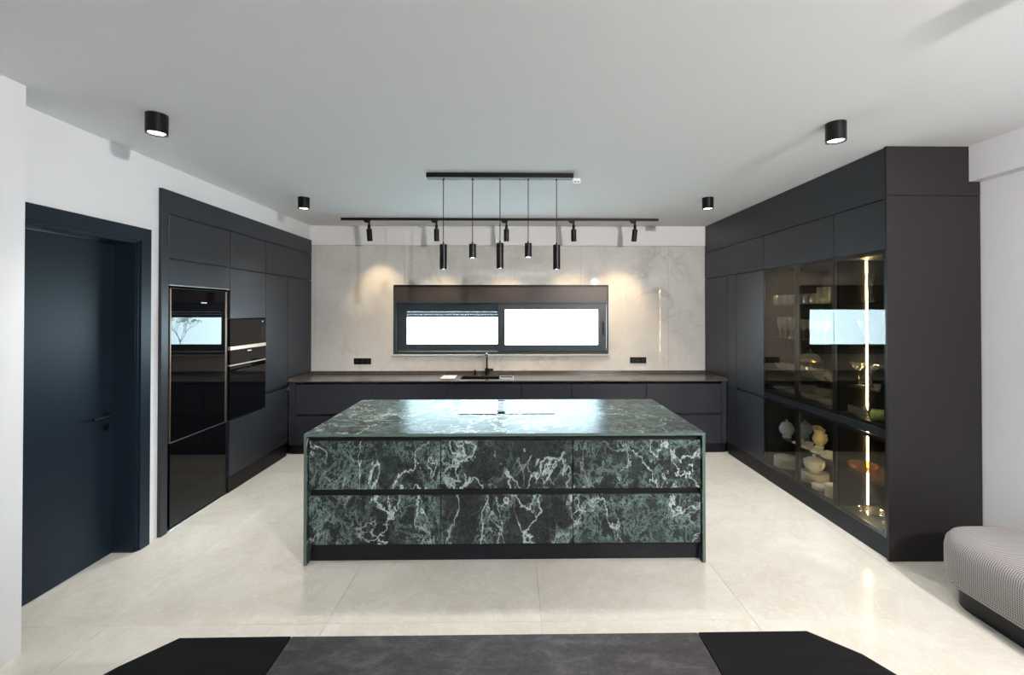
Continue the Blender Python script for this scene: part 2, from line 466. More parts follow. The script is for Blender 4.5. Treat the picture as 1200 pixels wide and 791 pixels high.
# right sash, in the inner track
o = mesh('sash', ring(bmesh.new(), -0.205, 1.275, 1.195, 1.852, YB+0.012, YB+0.062, 0.10, 0.11, 0.088, 0.09), M['winframe'], win)
mesh('pane', B(-0.105, 1.165, YB+0.034, YB+0.040, 1.285, 1.764), M['clear'], o)
hb = B(1.225, 1.245, YB-0.002, YB+0.012, 1.42, 1.60, bev=0.003)
box(hb, 1.228, 1.242, YB-0.02, YB-0.002, 1.50, 1.59, bev=0.003)
mesh('handle', hb, M['black'], o)
# left sash, in the outer track
o = mesh('sash', ring(bmesh.new(), -1.562, -0.15, 1.20, 1.850, YB+0.10, YB+0.15, 0.102, 0.06, 0.108, 0.088), M['winframe'], win)
mesh('pane', B(-1.46, -0.21, YB+0.122, YB+0.128, 1.288, 1.742), M['clear'], o)
mesh('lower_track', B(-1.56, -0.2, YB+0.015, YB+0.10, 1.192, 1.200), M['steel'], win)
# roller shutter ends just below the head of the window, slats one by one
for k in range(3):
    z = 1.655+k*0.040
    mesh('shutter_slat', B(-1.58, -0.17, YB+0.215, YB+0.228, z, z+0.0395, bev=0.001), M['slat'], win)
mesh('sill', B(WX0-0.02, WX1+0.02, YB-0.025, YB+0.05, WZ0-0.022, WZ0-0.001, bev=0.003), M['back'], win)

# ------------------------------------------------------------ interior door
door = bpy.data.objects.new('door_1', None); COL.objects.link(door); door.location = (-2.80, (DY0+DY1)/2, 0); struct(door)
bm = bmesh.new()
def arch(bm, x0, x1, a, b, top, wd):
    box(bm, x0, x1, a-wd, a, 0, top+wd); box(bm, x0, x1, b, b+wd, 0, top+wd); box(bm, x0, x1, a, b, top, top+wd)
arch(bm, WL, WL+0.022, DY0, DY1-0.005, DZ-0.005, 0.09)
mesh('frame', bm, M['door'], door)
bm = bmesh.new()
arch(bm, WL, WL+0.010, DY0+0.018, DY1-0.023, DZ-0.023, 0.018)
arch(bm, -3.00, WL, DY0+0.03, DY1-0.035, DZ-0.035, 0.03)
mesh('jamb', bm, M['door'], door)
leaf = mesh('leaf', B(-2.925, -2.885, DY0+0.032, DY1-0.037, 0.006, DZ-0.037, bev=0.002), M['door'], door)
bm = bmesh.new()
hy, hz = 3.27, 1.005
tube(bm, [(-2.885, hy, hz), (-2.835, hy, hz)], 0.010)
tube(bm, [(-2.838, hy+0.008, hz), (-2.838, hy-0.14, hz)], 0.009)
mesh('handle', bm, M['black'], leaf, smooth=True)
bm = B(-2.886, -2.878, hy-0.024, hy+0.024, hz-0.024, hz+0.026, bev=0.002)
box(bm, -2.886, -2.878, hy-0.024, hy+0.024, hz-0.105, hz-0.06, bev=0.002)
mesh('escutcheon', bm, M['black'], leaf)

# ------------------------------------------------------------ cabinets
D = 0.02            # front thickness
G = 0.0030          # half of the gap between fronts
def front(side, name, y0, y1, z0, z1, mat, par, inset=0.0, thick=D, bev=0.0012):
    """a front panel on the left (-1) or right (+1) run"""
    if side < 0: x0, x1 = XL-thick-inset, XL-inset
    else: x0, x1 = XR+inset, XR+thick+inset
    return mesh(name, B(x0, x1, y0+G, y1-G, z0+G, z1-G, bev=bev), mat, par)
def bodybox(side, y0, y1, z0, z1, par, depth=0.60, mat=None, name='body'):
    if side < 0: x0, x1 = XL-D-depth, XL-D-0.001
    else: x0, x1 = XR+D+0.001, XR+D+depth
    return mesh(name, B(x0, x1, y0+0.0005, y1-0.0005, z0, z1), mat or M['carcass'], par)

# ---- left run
t = thing('cabinet_surround', 'anthracite frame panel edging the tall left cabinets beside the blue door', 'panel', (-3.0, 3.59, 0))
mesh('side_panel', B(XL-0.40, XL, 3.558, 3.628, 0, 2.515, bev=0.001), M['cab'], t)
mesh('top_panel', B(XL-0.07, XL, 3.558, 6.175, 2.517, 2.70, bev=0.001), M['cab'], t)

def upper(side, y0, y1, z0, z1, label):
    t = thing('upper_cabinet', label, 'cabinet', ((XL-0.3) if side < 0 else XR+0.3, (y0+y1)/2, z0), 'top row of handleless cabinets')
    bodybox(side, y0, y1, z0+0.001, z1, t, 0.55 if side > 0 else 0.55)
    front(side, 'door', y0, y1, z0, z1, M['cab'], t)
    return t
LU = [(3.63, 4.41), (4.41, 5.045), (5.045, 6.175)]
for (a, b), l in zip(LU, ('anthracite top cabinet above the tall fridge', 'anthracite top cabinet above the microwave column',
                          'wide anthracite top cabinet in the left back corner')):
    upper(-1, a, b, 2.160, 2.512, l)
# fridge column
t = thing('fridge_housing', 'anthracite housing around the black glass fridge with a flap over it', 'cabinet', (-3.0, 4.02, 0))
mesh('body', B(XL-0.62, XL-D-0.001, 3.6305, 3.645, 0, 2.158), M['carcass'], t)
mesh('body', B(XL-0.62, XL-D-0.001, 4.395, 4.4095, 0, 2.158), M['carcass'], t)
mesh('flap_door', B(XL-D, XL, 3.63+G, 4.41-G, 1.955, 2.158, bev=0.0012), M['cab'], t)
mesh('flap_edge', B(XL-D, XL+0.001, 3.635, 4.405, 1.948, 1.954), M['steel'], t)
t = thing('fridge', 'tall fridge freezer with two black mirror glass doors', 'fridge', (-3.0, 4.02, 0))
mesh('body', B(XL-0.60, XL-0.045, 3.655, 4.385, 0.012, 1.935), M['carcass'], t)
d1 = mesh('upper_door', B(XL-0.040, XL-0.010, 3.668, 4.350, 0.698, 1.925, bev=0.002), M['black_gloss'], t)
mesh('edge_trim', B(XL-0.042, XL-0.006, 3.655, 3.667, 0.70, 1.925, bev=0.001), M['bronze_trim'], d1)
mesh('edge_trim', B(XL-0.042, XL-0.006, 4.351, 4.372, 0.70, 1.925, bev=0.001), M['bronze_trim'], d1)
mk = bmesh.new()
for k in range(8): box(mk, XL-0.0101, XL-0.0092, 4.02+k*0.0095, 4.0275+k*0.0095, 1.812, 1.822)
mesh('maker_mark', mk, M['steel'], d1)
d2 = mesh('lower_door', B(XL-0.040, XL-0.010, 3.668, 4.372, 0.02, 0.690, bev=0.002), M['black_gloss'], t)
mesh('door_rail', B(XL-0.030, XL-0.008, 3.668, 4.372, 0.6905, 0.6975), M['steel'], d2)
mesh('foot_rail', B(XL-0.05, XL-0.004, 3.655, 4.385, 0.0, 0.012), M['steel'], t)

# oven column
oy0, oy1 = 4.411, 5.045
t = thing('oven_housing', 'anthracite column cabinet holding the microwave and the oven', 'cabinet', (-3.0, 4.73, 0))
mesh('body', B(XL-0.62, XL-D-0.03, oy0, oy1, 0.0, 0.69), M['carcass'], t)
mesh('body', B(XL-0.62, XL-D-0.03, oy0, oy1, 1.67, 2.158), M['carcass'], t)
mesh('back_panel', B(XL-0.62, XL-0.60, oy0, oy1, 0.69, 1.67), M['carcass'], t)
front(-1, 'door', oy0, oy1, 1.670, 2.158, M['cab'], t)
front(-1, 'drawer', oy0, oy1, 0.160, 0.688, M['cab'], t)
mesh('plinth', B(XL-0.06, XL-0.012, oy0, oy1, 0, 0.155), M['plinth'], t)
t = thing('microwave', 'built-in black glass microwave above the oven', 'microwave', (-2.95, 4.73, 1.375))
mesh('body', B(XL-0.45, XL-0.022, oy0+0.01, oy1-0.01, 1.372, 1.662), M['carcass'], t)
mesh('door', B(XL-0.022, XL-0.002, oy0+0.004, 4.93, 1.402, 1.662, bev=0.001), M['black_gloss'], t)
cp = mesh('control_panel', B(XL-0.022, XL-0.002, 4.932, oy1-0.004, 1.402, 1.662, bev=0.001), M['black_gloss'], t)
mesh('lower_trim', B(XL-0.022, XL+0.004, oy0+0.004, oy1-0.004, 1.366, 1.400, bev=0.001), M['steel_trim'], t)
bm = bmesh.new()
for k in range(6):
    cz = 1.46+k*0.022
    for yy in (4.962, 4.995): mesh('button', B(XL-0.0025, XL-0.0012, yy, yy+0.008, cz, cz+0.006), M['slat'], cp)

bm = bmesh.new(); box(bm, XL-0.0025, XL-0.0012, 4.972, 4.992, 1.626, 1.640)
mesh('display', bm, M['white_plastic'], cp)
t = thing('oven', 'built-in black glass oven with a slim bar handle', 'oven', (-2.95, 4.73, 0.70))
mesh('body', B(XL-0.55, XL-0.022, oy0+0.01, oy1-0.01, 0.700, 1.364), M['carcass'], t)
cpan = mesh('control_panel', B(XL-0.022, XL-0.002, oy0+0.004, oy1-0.004, 1.225, 1.362, bev=0.001), M['black_gloss'], t)
mk = bmesh.new()
for k in range(5): box(mk, XL-0.0025, XL-0.0012, 4.71+k*0.014, 4.72+k*0.014, 1.335, 1.346)
mesh('maker_mark', mk, M['white_plastic'], cpan)
od = mesh('door', B(XL-0.022, XL-0.002, oy0+0.004, oy1-0.004, 0.700, 1.212, bev=0.001), M['black_gloss'], t)
mesh('door_trim', B(XL-0.022, XL+0.002, oy0+0.004, oy1-0.004, 1.213, 1.224), M['steel_trim'], t)
bm = bmesh.new()
tube(bm, [(XL+0.030, oy0+0.06, 1.165), (XL+0.030, oy1-0.06, 1.165)], 0.008)
for y in (oy0+0.10, oy1-0.10): tube(bm, [(XL-0.003, y, 1.165), (XL+0.030, y, 1.165)], 0.006)
mesh('handle', bm, M['black'], od, smooth=True)
# tall larder and corner
t = thing('tall_cabinet', 'tall anthracite larder between the oven column and the back corner', 'cabinet', (-3.0, 5.29, 0))
bodybox(-1, 5.046, 5.535, 0.155, 2.158, t)
front(-1, 'door', 5.045, 5.537, 0.850, 2.158, M['cab'], t)
front(-1, 'lower_door', 5.045, 5.537, 0.160, 0.822, M['cab'], t)
mesh('plinth', B(XL-0.06, XL-0.012, 5.046, 5.537, 0, 0.154), M['plinth'], t)
t = thing('corner_cabinet', 'anthracite cabinet standing on the left end of the back worktop', 'cabinet', (-3.0, 5.86, 0.92))
bodybox(-1, 5.538, 6.175, 0.93, 2.158, t)
front(-1, 'door', 5.538, 6.175, 0.930, 2.158, M['cab'], t)

# ---- right run
t = thing('cabinet_end_panel', 'tall warm anthracite end panel closing the right cabinet run by the pouf', 'panel', (2.94, 3.15, 0))
mesh('panel', B(XR-0.012, 3.278, 3.139, 3.159, 0.004, 2.553, bev=0.001), M['cab_end'], t)
bm = B(XR-0.012, 3.198, 3.139, 3.159, 2.556, 2.899); box(bm, 3.198, 3.278, 3.139, 3.159, 2.556, 2.650)
mesh('upper_panel', bm, M['cab_end'], t)
mesh('foot', cyl(bmesh.new(), (2.72, 3.149), 0.006, 0, 0.004), M['black'], t)
t = thing('cabinet_fascia', 'long anthracite filler between right cabinets and ceiling', 'panel', (XR+0.1, 4.6, 2.54))
mesh('panel', B(XR, XR+0.05, 3.160, 6.165, 2.538, 2.898), M['cab'], t)
for (a, b), l in zip([(3.16, 3.683), (3.683, 4.728), (4.728, 6.185)],
        ('anthracite top cabinet over the narrow glass cabinet nearest the end panel', 'wide anthracite top cabinet over the wide glass cabinet',
         'long anthracite top cabinet in the right back corner')):
    upper(1, a, b, 2.178, 2.535, l)
t = thing('tall_cabinet', 'tall anthracite larder between the wide glass cabinet and the right back corner', 'cabinet', (2.93, 5.02, 0))
bodybox(1, 4.729, 5.308, 0.145, 2.176, t)
front(1, 'door', 4.728, 5.31, 0.850, 2.176, M['cab'], t)
front(1, 'lower_door', 4.728, 5.31, 0.150, 0.822, M['cab'], t)
mesh('plinth', B(XR+0.012, XR+0.06, 4.729, 5.31, 0, 0.144), M['plinth'], t)
t = thing('corner_filler', 'narrow anthracite filler beside the right end of the worktop', 'panel', (2.7, 5.43, 0))
mesh('panel', B(XR, XR+D, 5.31+G, 5.545, 0.150, 2.176, bev=0.001), M['cab'], t)
mesh('plinth', B(XR+0.012, XR+0.06, 5.311, 5.548, 0, 0.148), M['plinth'], t)
t = thing('corner_cabinet', 'anthracite cabinet standing on the right end of the back worktop', 'cabinet', (2.93, 5.86, 0.92))
bodybox(1, 5.546, 6.185, 0.93, 2.176, t)
front(1, 'door', 5.547, 6.185, 0.930, 2.176, M['cab'], t)

# glass cabinets
UN = [(3.160, 3.683, 'narrow smoked glass display cabinet next to the end panel', [3.160, 3.683]),
      (3.683, 4.728, 'wide smoked glass display cabinet with two glass doors above and two below', [3.683, 4.180, 4.728])]
SH = [1.150, 1.480, 1.810]      # tops of glass shelves
XI0, XI1 = XR+D+0.003, 3.24
for n, (a, b, wd, seams) in enumerate(UN):
    t = thing('display_cabinet', wd, 'cabinet', (2.93, (a+b)/2, 0))
    bm = bmesh.new()
    box(bm, XI0, XI1+0.016, a+0.0005, a+0.016, 0.145, 2.176); box(bm, XI0, XI1+0.016, b-0.016, b-0.0005, 0.145, 2.176)
    box(bm, XI1, XI1+0.016, a+0.016, b-0.016, 0.145, 2.176)
    box(bm, XI0, XI1, a+0.016, b-0.016, 0.145, 0.165); box(bm, XI0, XI1, a+0.016, b-0.016, 2.156, 2.176)
    box(bm, XI0, XI1, a+0.016, b-0.016, 0.870, 0.930)
    mesh('body', bm, M['interior'], t)
    for z in SH+[0.480]:
        mesh('shelf', B(XI0+0.03, XI1-0.002, a+0.017, b-0.017, z-0.008, z), M['shelfglass'], t)
    for c0, c1 in zip(seams[:-1], seams[1:]):
        for (z0, z1, nm) in ((0.905, 2.176, 'upper_door'), (0.150, 0.845, 'lower_door')):
            fw = 0.026
            f = bmesh.new(); y0, y1 = c0+G, c1-G
            box(f, XR+0.002, XR+D, y0, y0+fw, z0+G, z1-G); box(f, XR+0.002, XR+D, y1-fw, y1, z0+G, z1-G)
            box(f, XR+0.002, XR+D, y0+fw, y1-fw, z1-G-fw, z1-G); box(f, XR+0.002, XR+D, y0+fw, y1-fw, z0+G, z0+G+fw)
            dd = mesh(nm, f, M['black'], t)
            mesh('glass', B(XR-0.003, XR+0.001, y0, y1, z0+G, z1-G), M['smoked'], dd)
    mesh('handle_channel', B(XR+0.012, XR+D+0.002, a, b, 0.847, 0.903), M['plinth'], t)
    mesh('plinth', B(XR+0.010, XR+0.06, a, b, 0, 0.146), M['plinth'], t)
    # light strips let into the side panels: far panel of the narrow cabinet, near panel of the wide one
    y0, y1 = (b-0.020, b-0.0165) if n == 0 else (a+0.0165, a+0.020)
    lx = 2.876 if n == 0 else 2.810
    mesh('led_strip', B(lx, lx+0.012, y0, y1, 0.94, 2.150), M['led'], t)
    mesh('led_strip', B(lx, lx+0.012, y0, y1, 0.175, 0.860), M['led'], t)

# ---- back run: base cabinets and worktop
YF = 5.560
BX = [-2.631, -1.717, -0.808, 0.104, 0.719, 1.639, 2.563]
desc = ['at the left end of the back run', 'left of the sink, partly behind the island', 'under the sink behind the island', 'narrow one right of the sink unit',
        'behind the right end of the island', 'at the right end of the back run']
for (a, b), l in zip(zip(BX[:-1], BX[1:]), desc):
    t = thing('base_cabinet', 'anthracite base cabinet with two drawers, '+l, 'cabinet', ((a+b)/2, 5.88, 0), 'base cabinets of the back run')
    mesh('body', B(a+0.001, b-0.001, YF+D+0.001, 6.18, 0.125, 0.70), M['carcass'], t)
    mesh('drawer', B(a+G, b-G, YF, YF+D, 0.497, 0.852, bev=0.0012), M['cab'], t)
    mesh('drawer', B(a+G, b-G, YF, YF+D, 0.125, 0.466, bev=0.0012), M['cab'], t)
    mesh('plinth', B(a+0.0005, b-0.0005, YF+0.045, YF+0.062, 0, 0.122), M['plinth'], t)
for a, b, l in ((XL+0.001, BX[0]-0.001, 'left'), (BX[-1]+0.001, XR-0.001, 'right')):
    t = thing('end_filler', 'narrow anthracite filler at the %s end of the back base cabinets' % l, 'panel', ((a+b)/2, YF, 0))
    mesh('panel', B(a, b, YF, YF+D, 0.125, 0.880, bev=0.001), M['cab'], t)
    mesh('plinth', B(a, b, YF+0.045, YF+0.062, 0, 0.124), M['plinth'], t)
# worktop with sink cut-out
SX0, SX1, SY0, SY1 = -0.66, -0.02, 5.67, 5.99
t = thing('worktop', 'long taupe worktop under the window with a low upstand', 'worktop', (0, 5.87, 0.884))
bm = bmesh.new(); y0, y1 = YF-0.012, 6.188; z0, z1 = 0.884, 0.8957
box(bm, XL+0.001, SX0, y0, y1, z0, z1); box(bm, SX1, XR-0.001, y0, y1, z0, z1)
box(bm, SX0, SX1, y0, SY0, z0, z1); box(bm, SX0, SX1, SY1, y1, z0, z1)
box(bm, XL-0.3, XL, 5.541, y1, 0.884, 0.926); box(bm, XR, XR+0.3, 5.549, y1, 0.884, 0.926)
mesh('slab', bm, M['counter'], t)
mesh('upstand', B(XL+0.001, XR-0.001, 6.168, 6.188, 0.8958, 0.935), M['counter'], t)
t2 = thing('sink', 'black undermount sink with a steel drainer rim under the window', 'sink', (-0.34, 5.83, 0.70))
bm = bmesh.new(); sz = 0.72
box(bm, SX0-0.01, SX0, SY0-0.01, SY1+0.01, sz, z0-0.0005); box(bm, SX1, SX1+0.01, SY0-0.01, SY1+0.01, sz, z0-0.0005)
box(bm, SX0, SX1, SY0-0.01, SY0, sz, z0-0.0005); box(bm, SX0, SX1, SY1, SY1+0.01, sz, z0-0.0005)
box(bm, SX0-0.01, SX1+0.01, SY0-0.01, SY1+0.01, sz-0.01, sz)
mesh('basin', bm, M['black'], t2)
bm = bmesh.new()
box(bm, -0.17, 0.012, 5.66, 5.675, z1, z1+0.008); box(bm, -0.17, 0.012, 5.905, 5.92, z1, z1+0.008)
box(bm, -0.17, -0.158, 5.675, 5.905, z1, z1+0.008); box(bm, 0.0, 0.012, 5.675, 5.905, z1, z1+0.008)
mesh('drainer_rim', bm, M['steel'], t2)
mesh('drainer_tray', B(-0.158, 0.0, 5.675, 5.905, z1-0.02, z1-0.012), M['steel'], t2)
t2 = thing('tap', 'slim black mixer tap behind the sink', 'tap', (-0.345, 6.07, 0.8957))
bm = bmesh.new()
cyl(bm, (-0.345, 6.07), 0.026, 0.8957, 0.985); 
mesh('base', bm, M['black'], t2, smooth=True)
pts = [(-0.345, 6.07, 0.984), (-0.345, 6.07, 1.15)]
for k in range(1, 7):
    a = k*pi/12; pts.append((-0.345, 6.07-0.03*(1-cos(a)), 1.15+0.03*sin(a)))
pts.append((-0.345, 5.86, 1.18))
mesh('spout', tube(bmesh.new(), pts, 0.0125, 12), M['black'], t2, smooth=True)
mesh('nozzle', cyl(bmesh.new(), (-0.345, 5.872), 0.011, 1.150, 1.172), M['steel'], t2, smooth=True)
mesh('lever', tube(bmesh.new(), [(-0.345, 6.07, 0.965), (-0.26, 6.07, 0.965)], 0.016, 14), M['black'], t2, smooth=True)
t2 = thing('soap_dispenser', 'small black soap pump left of the tap', 'dispenser', (-0.50, 6.06, 0.8957))
mesh('body', cyl(bmesh.new(), (-0.50, 6.06), 0.014, 0.8957, 0.955), M['black'], t2, smooth=True)
mesh('nozzle', tube(bmesh.new(), [(-0.50, 6.066, 0.962), (-0.50, 6.01, 0.962)], 0.007), M['black'], t2, smooth=True)
tag(mesh('chopping_board', B(-0.905, -0.72, 5.64, 5.93, 0.8960, 0.912, bev=0.004), M['board'], loc=(-0.81, 5.78, 0.8960)),
    'small cream chopping board lying left of the sink', 'board')
for x0, x1, z, l in ((-2.145, -1.915, 1.025, 'left'), (1.597, 1.819, 1.034, 'right')):
    t = thing('wall_socket', 'black three gang wall socket %s of the window' % l, 'socket', ((x0+x1)/2, YB, z))
    mesh('plate', B(x0, x1, YB-0.009, YB-0.0005, z, z+0.082, bev=0.0015), M['black'], t)
    for k in range(3):
        c = x0+(x1-x0)*(k+0.5)/3
        bm = bmesh.new(); lathe(bm, [(0.0, 0.0), (0.020, 0.0), (0.021, 0.003), (0.024, 0.003), (0.024, 0.0)], n=20)
        bmesh.ops.rotate(bm, verts=bm.verts, cent=(0, 0, 0), matrix=Matrix.Rotation(pi/2, 3, 'X'))
        bmesh.ops.translate(bm, verts=bm.verts, vec=(c, YB-0.0092, z+0.041))
        mesh('socket_ring', bm, M['carcass'], t)

# ------------------------------------------------------------ island
IX0, IX1, IY0, IY1, IZ = -1.434, 1.338, 3.150, 4.358, 0.900
t = thing('kitchen_island', 'kitchen island clad in dark green veined marble', 'island', ((IX0+IX1)/2, (IY0+IY1)/2, 0))
e = 0.022
top = mesh('top_slab', B(IX0, IX1, IY0, IY1, IZ-0.020, IZ, bev=0.0012), M['green_top'], t)
mesh('side_slab', B(IX0, IX0+e, IY0, IY1, 0, IZ-0.0205, bev=0.0012), M['green'], t)
mesh('side_slab', B(IX1-e, IX1, IY0, IY1, 0, IZ-0.0205, bev=0.0012), M['green'], t)
mesh('front_edge', B(IX0, IX1, IY0-0.0012, IY0-0.0002, IZ-0.019, IZ-0.001), M['green_edge'], t)
mesh('front_edge', B(IX0+0.001, IX0+e-0.001, IY0-0.0012, IY0-0.0002, 0.001, IZ-0.0195), M['green_edge'], t)
mesh('front_edge', B(IX1-e+0.001, IX1-0.001, IY0-0.0012, IY0-0.0002, 0.001, IZ-0.0195), M['green_edge'], t)
mesh('body', B(IX0+e+0.001, IX1-e-0.001, IY0+0.062, IY1-0.03, 0.128, IZ-0.0215), M['carcass'], t)
mesh('plinth', B(IX0+e+0.001, IX1-e-0.001, IY0+0.065, IY1-0.06, 0, 0.127), M['plinth'], t)
ix = [IX0+e+0.004, -0.500, 0.417, IX1-e-0.004]
for a, b in zip(ix[:-1], ix[1:]):
    for z0, z1 in ((0.134, 0.468), (0.514, 0.846)):
        d = mesh('drawer', B(a+0.003, b-0.003, IY0+0.016, IY0+0.036, z0, z1, bev=0.0012), M['green'], t)
        mesh('drawer_box', B(a+0.02, b-0.02, IY0+0.037, IY0+0.0615, z0+0.01, z1-0.05), M['carcass'], d)
# hob
t = thing('induction_hob', 'flush black glass induction hob on the island top', 'hob', (-0.055, 4.01, IZ))
mesh('glass', B(-0.455, 0.345, 3.745, 4.283, IZ+0.0003, IZ+0.006, bev=0.002), M['black_gloss'], t)
v = mesh('extractor_vent', B(-0.145, 0.035, 3.80, 4.23, IZ+0.0061, IZ+0.0085, bev=0.001), M['black'], t)
for x in (-0.105, -0.005):
    bm = ring(bmesh.new(), x-0.035, x+0.035, 0, 1, 0, 1, 0.1, 0.1, 0.1, 0.1); bm.free()
    bm = bmesh.new(); zz0, zz1 = IZ+0.0086, IZ+0.0105
    box(bm, x-0.036, x-0.028, 3.86, 4.19, zz0, zz1); box(bm, x+0.028, x+0.036, 3.86, 4.19, zz0, zz1)
    box(bm, x-0.028, x+0.028, 4.18, 4.19, zz0, zz1); box(bm, x-0.028, x+0.028, 4.02, 4.03, zz0, zz1); box(bm, x-0.028, x+0.028, 3.86, 3.87, zz0, zz1)
    mesh('vent_frame', bm, M['steel'], v)

# ------------------------------------------------------------ lamps
def spot(name, loc, target, power, size, blend, col, rad=0.02):
    d = bpy.data.lights.new(name, 'SPOT'); d.energy = power; d.spot_size = radians(size); d.spot_blend = blend
    d.color = col; d.shadow_soft_size = rad
    o = bpy.data.objects.new(name, d); COL.objects.link(o); o.location = loc
    o.rotation_euler = (Vector(target)-Vector(loc)).to_track_quat('-Z', 'Y').to_euler()
    return o
def shell(c, r, z0, z1, th=0.003, floor_at=None):
    """a lamp housing: tube open below, closed on top"""
    bm = bmesh.new()
    lathe(bm, [(0, z1), (r, z1), (r, z0), (r-th, z0), (r-th, z0+0.02), (0, z0+0.02)], (c[0], c[1], 0), 28)
    return bm
NEU = (1.0, 0.97, 0.92); WARM = (1.0, 0.74, 0.44)
dl = [(-2.095, 2.70, 'near the camera above the blue door'), (1.985, 2.76, 'near the camera by the right cabinets'),
      (-2.13, 4.66, 'at the back left, towards the marble wall'), (1.99, 4.61, 'at the back right, towards the marble wall'),
      (1.99, 0.80, 'out of view over the right end of the dining table')]
for x, y, l in dl:
    t = thing('ceiling_downlight', 'black cylinder ceiling downlight '+l, 'lamp', (x, y, ZC-0.115), 'black cylinder downlights')
    mesh('housing', shell((x, y), 0.056, ZC-0.115, ZC-0.0005), M['black'], t, smooth=True)
    mesh('lens', cyl(bmesh.new(), (x, y), 0.044, ZC-0.104, ZC-0.106), M['lamp_on'], t)
    spot('downlight_light', (x, y, ZC-0.118), (x, y, 0), 62 if y < 4 else 135, 82 if y < 4 else 105, 0.9, NEU, 0.04)
# pendant bar over the island
t = thing('pendant_light', 'long black ceiling bar with five cylinder pendants over the island', 'lamp', (-0.11, 3.83, ZC-0.04))
mesh('canopy', B(-0.722, 0.508, 3.79, 3.87, ZC-0.040, ZC-0.0005, bev=0.001), M['black'], t)
for x, z0, z1 in ((-0.584, 2.096, 2.304), (-0.339, 2.190, 2.308), (-0.108, 2.104, 2.316), (0.130, 2.197, 2.316), (0.369, 2.096, 2.302)):
    h = mesh('pendant', shell((x, 3.83), 0.030, z0, z1), M['black'], t, smooth=True)
    bm = bmesh.new(); tube(bm, [(x, 3.83, z1), (x, 3.83, ZC-0.04)], 0.0035, 8)
    cyl(bm, (x, 3.83), 0.007, z1, z1+0.02, 12); cyl(bm, (x, 3.83), 0.008, ZC-0.055, ZC-0.0405, 12)
    mesh('cable', bm, M['black'], h)
    mesh('lens', cyl(bmesh.new(), (x, 3.83), 0.026, z0+0.004, z0+0.006), M['lamp_on'], h)
    spot('pendant_light_source', (x, 3.83, z0-0.002), (x, 3.83, 0), 22, 110, 0.8, NEU, 0.02)
tg = thing('energy_label', 'small white label hanging from the right end of the pendant bar', 'label', (0.545, 3.84, ZC-0.075))
mesh('card', B(0.512, 0.572, 3.838, 3.840, ZC-0.075, ZC-0.030), M['white_plastic'], tg)
bm = bmesh.new()
for k in range(5): box(bm, 0.520+k*0.009, 0.526+k*0.009, 3.8370, 3.8378, ZC-0.066+0.002*(k % 3), ZC-0.055)
mesh('print', bm, M['carcass'], tg)
# track
t = thing('track_light', 'long black ceiling track with five spot heads by the back wall', 'lamp', (-0.155, 5.67, ZC-0.03))
mesh('track', B(-2.13, 1.822, 5.652, 5.688, ZC-0.028, ZC-0.0005, bev=0.001), M['black'], t)
heads = [(-1.795, (-1.78, 6.3, 1.65), 19, 72), (-0.960, (-0.95, 6.12, 0.9), 38, 84), (-0.090, (-0.10, 6.12, 0.9), 38, 84),
         (0.750, (0.85, 6.20, 1.0), 36, 84), (1.520, (1.30, 6.22, 1.1), 38, 84)]
for x, tgt, pw, sz_ in heads:
    top_ = Vector((x+0.01, 5.67, 2.765)); dv = (Vector(tgt)-top_).normalized()
    # housing built upright, then turned to its aim about the joint
    bm = shell((0, 0), 0.033, -0.150, 0.0)
    q = Vector((0, 0, -1)).rotation_difference(Vector((dv.x*0.5, dv.y*0.45, dv.z)).normalized()).to_matrix()
    aim = q @ Vector((0, 0, -1))
    bmesh.ops.rotate(bm, verts=bm.verts, cent=(0, 0, 0), matrix=q); bmesh.ops.translate(bm, verts=bm.verts, vec=top_)
    hd = mesh('spot_head', bm, M['black'], t, smooth=True)
    bm = B(x-0.055, x+0.025, 5.655, 5.685, ZC-0.045, ZC-0.0285, bev=0.001)
    box(bm, x-0.040, x+0.020, 5.660, 5.680, ZC-0.058, ZC-0.045, bev=0.001)
    tube(bm, [(x+0.008, 5.67, ZC-0.05), (x+0.010, 5.67, ZC-0.085)], 0.012, 12)
    tube(bm, [(x+0.010, 5.67, ZC-0.085), tuple(top_+Vector((0, 0, -0.002)))], 0.018, 14)
    mesh('stem', bm, M['black'], hd)
    bm = cyl(bmesh.new(), (0, 0), 0.029, -0.146, -0.144)
    bmesh.ops.rotate(bm, verts=bm.verts, cent=(0, 0, 0), matrix=q); bmesh.ops.translate(bm, verts=bm.verts, vec=top_)
    mesh('lens', bm, M['lamp_warm'], hd)
    spot('track_spot_source', top_+aim*0.153, tgt, pw, sz_, 0.85, WARM, 0.015)

# ------------------------------------------------------------ dining table (foreground)
t = thing('dining_table', 'long dining table with grey ceramic centre and black wooden ends in the foreground', 'table', (-0.05, 0.89, 0))
def yb(p): return p
tz0, tz1 = 0.725, 0.750
yN, yF = 0.37, 1.410
mesh('centre_slab', B(-0.676, 0.572, yN, yF, tz0, tz1, bev=0.0015), M['table'], t)
L = [(-0.679, yF), (-1.014, yF-0.002), (-1.105, 1.297), (-1.15, 1.22), (-1.20, 0.89), (-1.15, 0.56), (-1.105, 0.48), (-1.014, yN), (-0.679, yN)]
mesh('end_leaf', prism(bmesh.new(), L, tz0, tz1), M['blackwood'], t)
R = [(0.575, yF), (0.914, yF+0.001), (1.014, 1.314), (1.06, 1.22), (1.11, 0.89), (1.06, 0.56), (1.014, 0.48), (0.914, yN), (0.575, yN)]
mesh('end_leaf', prism(bmesh.new(), R[::-1], tz0, tz1), M['blackwood'], t)
mesh('apron', B(-0.80, 0.70, 0.62, 1.16, 0.66, tz0-0.0005), M['black'], t)
